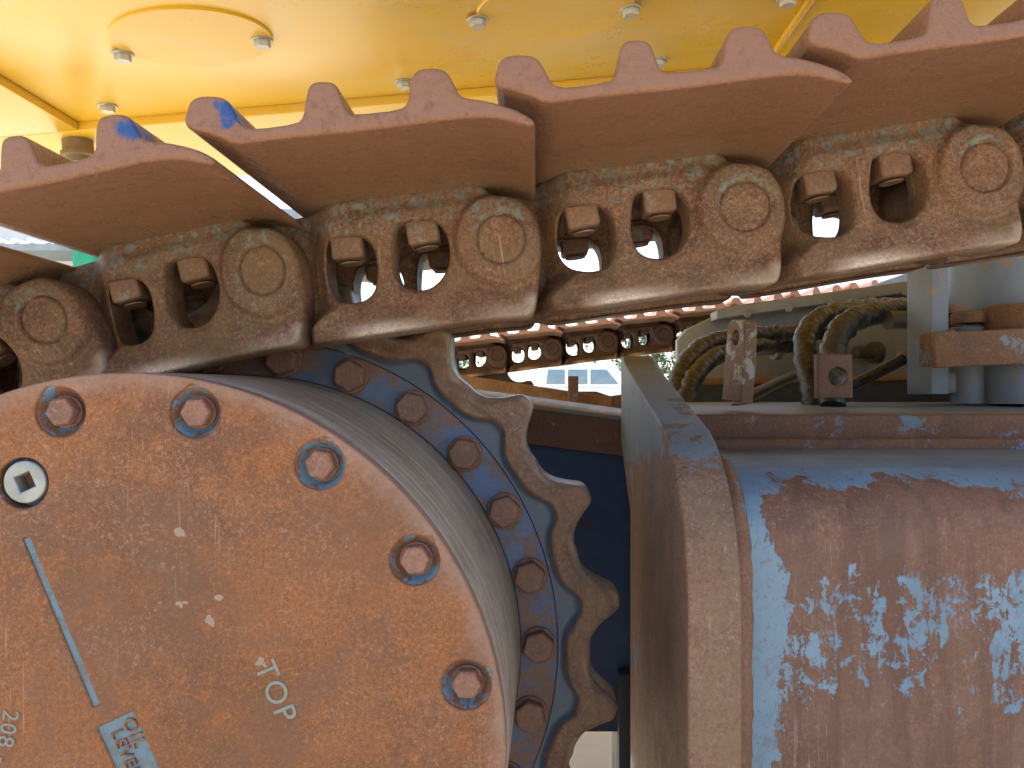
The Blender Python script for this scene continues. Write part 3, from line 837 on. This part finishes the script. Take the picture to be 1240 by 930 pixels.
# ------------------------------------------------------------------ centre frame, swivel cylinder, post, hoses
cf = empty('center_frame', W(960, 480, 1.8), 'grey centre frame box with pale bolted top edge behind the hoses', 'machine frame')
O2 = cf.location.copy()
def add2(name, me, mat):
    me.transform(Matrix.Translation(-O2)); return link(name, me, M[mat], cf)
add2('box_panel', plate_px('box_panel', [(820, 412), (832, 398), (870, 380), (1200, 334), (1250, 334), (1250, 500), (820, 500)], 1.86, .03, (), .004), 'panel')
add2('top_flange', plate_px('top_flange', [(868, 376), (880, 371), (1200, 326), (1200, 341), (868, 386)], 1.80, .07, (), .004), 'panel')
add2('ledge', plate_px('ledge', [(840, 458), (1130, 452), (1130, 460), (840, 467)], 1.76, .12, (), .003), 'rail')
add2('lower_box', plate_px('lower_box', [(828, 468), (1200, 462), (1200, 520), (828, 520)], 1.74, .1, (), .004), 'dark')
for x_, y_ in [(905, 380), (955, 373), (1005, 366), (1055, 359), (1095, 353)]:
    b = hex_mesh('bolt', .008, .006); b.transform(Matrix.Translation(W(x_, y_ , 1.80))); add2('bolt', b, 'panel')
add2('light_blocker_wall', box_mesh('light_blocker_wall', .04, 1.9, .9, .004, 2, (.98, 2.1, -.12)), 'dark')  # added wall, only there to block light from the right
bs = lathe('pipe_stub', [(0, -.05), (.013, -.05), (.013, -.004), (.024, -.004), (.024, .012), (0, .012)], 24)
bs.transform(Matrix.Rotation(R(-70), 4, 'Z')); bs.transform(Matrix.Translation(W(1058, 427, 1.82))); add2('pipe_stub', bs, 'hose_plain')
bs = lathe('pipe_stub', [(0, -.05), (.010, -.05), (.010, -.004), (.019, -.004), (.019, .012), (0, .012)], 24)
bs.transform(Matrix.Rotation(R(-70), 4, 'Z')); bs.transform(Matrix.Translation(W(938, 425, 1.82))); add2('pipe_stub', bs, 'panel')
add2('data_tag', plate_px('data_tag', [(1104, 399), (1116, 399), (1116, 421), (1104, 421)], 1.5, .002, (), .0003), 'tag')

po = empty('support_post', W(1120, 474, 1.2), 'pale grey flat steel post standing beside the upright cylinder', 'post')
me = box_mesh('post', .0275, .055, .20, .0015, 2); me.transform(Matrix.Rotation(R(12), 4, 'Z')); me.transform(Matrix.Translation(W(1123, 394, 1.2) - po.location)); link('bar', me, M['greysteel'], po)
me = box_mesh('foot', .06, .05, .03, .002, 2); me.transform(Matrix.Translation(W(1136, 464, 1.235) - po.location)); link('foot', me, M['greysteel'], po)

cy = empty('hydraulic_cylinder', W(1205, 484, 1.2), 'blue grey upright cylinder with rusty strap clamped across it', 'cylinder')
def upright(name, px0, px1, py0, py1, Y, mat, seg=48):
    r = (px1 - px0) / 2 * Y / F; zt_ = (VY - py0) * Y / F; zb_ = (VY - py1) * Y / F
    me = lathe(name, [(0, zb_), (r, zb_), (r, zt_ - .003), (r - .003, zt_), (0, zt_)], seg)
    for v in me.vertices: v.co = Vector((v.co.x, v.co.z, v.co.y))
    finish(me, 35)
    me.transform(Matrix.Translation(Vector(((px0 + px1) / 2 - VX, 0, 0)) * Y / F + Vector((0, Y, 0)) - cy.location))
    return link(name, me, M[mat], cy)
upright('barrel', 1155, 1275, 285, 378, 1.28, 'greysteel')
upright('collar', 1153, 1200, 379, 392, 1.22, 'strap')
upright('collar', 1194, 1290, 371, 400, 1.19, 'strap')
upright('pin', 1152, 1196, 396, 488, 1.22, 'greysteel')
upright('barrel', 1194, 1290, 398, 489, 1.19, 'greysteel')
me = box_mesh('strap', .17, .012, .047, .002, 2); me.transform(Matrix.Rotation(R(-2.5), 4, 'Y')); me.transform(Matrix.Translation(W(1207, 421, 1.11) - cy.location)); link('strap', me, M['strap'], cy)
me = box_mesh('strap_end', .012, .10, .047, .002, 2); me.transform(Matrix.Translation(W(1131, 423, 1.165) - cy.location)); link('strap_end', me, M['strap'], cy)

def hose(pts, r, label, mat='hose', wrap=.022, wh=.0035, name='hydraulic_hose'):
    base = Vector(pts[0])
    me = tube_mesh(name, [Vector(p) - base for p in pts], r, 20, .0022 if wrap else .006, wrap, wh)
    return tag(link(name, me, M[mat], None, base), label, 'hose', 'hydraulic hoses behind the bracket lugs')
hose([W(820, 500, 1.34), W(819, 478, 1.36), W(828, 445, 1.42), W(850, 421, 1.50), W(885, 409, 1.58), W(930, 405, 1.66), W(985, 402, 1.74), W(1030, 400, 1.79)], .0150, 'upper of two wrapped hoses curving behind the narrow bracket with a hole')
hose([W(830, 500, 1.32), W(832, 478, 1.34), W(842, 455, 1.38), W(862, 434, 1.46), W(890, 424, 1.54), W(925, 418, 1.64), W(960, 418, 1.79)], .0135, 'lower of two wrapped hoses curving behind the narrow bracket with a hole')
hose([W(988, 500, 1.22), W(983, 470, 1.24), W(975, 430, 1.28), W(978, 400, 1.34), W(1000, 382, 1.42), W(1040, 374, 1.52), W(1090, 372, 1.64), W(1140, 372, 1.79)], .0150, 'outer wrapped hose arching down behind the square lug', wrap=.026)
hose([W(1008, 492, 1.16), W(1008, 440, 1.19), W(1012, 412, 1.22), W(1028, 390, 1.26), W(1060, 380, 1.32), W(1100, 375, 1.38), W(1180, 374, 1.44)], .0160, 'inner wrapped hose arching out from the top of the square lug', wrap=.026)
hose([W(890, 496, 1.2), W(905, 482, 1.30), W(945, 462, 1.45), W(985, 446, 1.6), W(1010, 438, 1.85)], .009, 'thin plain hose running along the grey frame', 'hose_plain', 0)
hose([W(1075, 388, 1.30), W(1105, 388, 1.31), W(1160, 388, 1.33)], .0150, 'short stiff dark hose sleeve beside the pale post', 'hose_plain', 0)
rod = empty('rod', W(1030, 470, 1.25), 'thin black rod with rusty end socket behind the pale post', 'rod')
me = tube_mesh('shaft', [W(1010, 477, 1.22) - rod.location, W(1060, 453, 1.26) - rod.location, W(1100, 432, 1.3) - rod.location], .0085, 16, .01); link('shaft', me, M['rod'], rod)
me = tube_mesh('socket', [W(1094, 436, 1.29) - rod.location, W(1125, 428, 1.33) - rod.location], .0145, 20, .01); link('socket', me, M['strap'], rod)

# far track frame below the far track
ff = empty('crawler_side_frame', W(600, 480, 2.9), 'dark rusty frame of the far track under its links', 'track frame')
def add3(name, me, mat):
    me.transform(Matrix.Translation(-ff.location)); return link(name, me, M[mat], ff)
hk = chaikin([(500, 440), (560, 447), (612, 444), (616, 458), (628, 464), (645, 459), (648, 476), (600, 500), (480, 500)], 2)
add3('hook_plate', plate_px('hook_plate', [tuple(p) for p in hk], 2.9, .1, (), .004), 'link_far_shaded')
add3('side_beam', plate_px('side_beam', [(480, 474), (722, 474), (740, 480), (790, 473), (835, 455), (870, 440), (1000, 440), (1000, 620), (480, 620)], 2.86, .3, (), .004), 'link_far_shaded')

# ------------------------------------------------------------------ background
car = empty('parked_car', (W(716, 484, 32).x, 32, GZ), 'white parked car beyond the far track with bluish windows', 'car')
def cbox(name, c, s, mat, bev, parent=car):
    return link(name, box_mesh(name, *s, bev, 3, c), M[mat], parent)
cbox('body', (0, 0, .78), (4.5, 1.8, .85), 'car_white', .18)
cab = curve_mesh('cabin', [[(-2.05, 1.1), (-1.85, 1.95), (-1.5, 2.08), (.55, 2.08), (.9, 1.98), (1.45, 1.15)]], 1.6, .08, 3); link('cabin', cab, M['car_white'], car)
for xa, xb, xc, xd in [(-1.75, -1.68, -1.05, -1.05), (-.93, -.93, -.2, -.2), (-.08, -.08, .52, .98)]:
    w_ = curve_mesh('window', [[(xa, 1.28), (xb, 1.83), (xc, 1.83), (xd, 1.28)]], .02, .004, 1); w_.transform(Matrix.Translation((0, -.812, 0))); link('window', w_, M['glass'], car)
wh = lathe('wheel', [(0, -.1), (.17, -.1), (.2, -.12), (.33, -.11), (.35, -.06), (.35, .1), (0, .1)], 32)
for x_ in (-1.4, 1.4):
    for y_ in (-.82, .82): link('wheel', wh, M['tyre'], car, (x_, y_, .35))
bd = empty('warehouse', (-13.5, 22, GZ), 'long white building with ribbed grey roof edge far behind the track', 'building')
link('wall', box_mesh('wall', 14, 6, 5.4, .02, 1, (0, 3, 2.7)), M['wall_white'], bd)
link('roof', box_mesh('roof', 14.6, 7, .25, .02, 1, (0, 3, 5.55)), M['roof_grey'], bd)
lo = link('canopy', box_mesh('canopy', 9, 1.6, .18, .02, 1, (2, -.9, 4.45)), M['roof_grey'], bd)
rb_me = box_mesh('rib', .12, 1.7, .10, .01, 1)
for i in range(24): link('roof_rib', rb_me, M['wall_white'], bd, (-2.3 + i * .38, -.95, 4.58))
for x_ in (-1, 1.2, 3.2, 4.6):
    w_ = link('window', box_mesh('window', .55, .08, .9, .01, 1, (x_, -.03, 5.0 - .9 - .55)), M['roof_grey'], bd)
tag(link('green_post', box_mesh('green_post', .5, .5, 5.0, .03, 2, (0, 0, 2.5)), M['green'], None, (W(107, 300, 20).x, 20, GZ)), 'green painted post at the corner of the white building', 'post')

# trees
leaf_quad = None
def tree(x, y, h, w, label, seed):
    rs = np.random.RandomState(seed)
    t = empty('tree', (x, y, GZ), label, 'tree', 'trees beyond the yard')
    tr = tube_mesh('trunk', [Vector((0, 0, -.05)), Vector((.1, .05, h * .3)), Vector((0, .1, h * .6)), Vector((.1, 0, h * .9))], h * .025, 8, .3); link('trunk', tr, M['bark'], t)
    n = 2600; V, Fc = [], []
    cl = rs.normal(size=(26, 3)) * np.array([w * .26, w * .26, h * .17]) + np.array([0, 0, h * .58])
    for i in range(n):
        c = cl[rs.randint(26)] + rs.normal(size=3) * w * .085
        c[2] = max(c[2], h * .08)
        a = rs.normal(size=3); a /= np.linalg.norm(a); b = np.cross(a, rs.normal(size=3)); b /= np.linalg.norm(b); s = rs.uniform(.1, .24) * h / 6
        k = len(V); V += [c - a * s, c + b * s * .5, c + a * s, c - b * s * .5]; Fc.append((k, k + 1, k + 2, k + 3))
    link('crown', to_mesh('crown', V, Fc, False), M['leaf'], t)
tree(7.5, 52, 5.2, 6.5, 'low spreading tree just past the parked car', 1)
tree(13.5, 55, 6.0, 7.0, 'taller tree with dense crown past the parked car', 2)
tree(-8, 58, 5.0, 6, 'round tree beyond the yard behind the sprocket', 3)
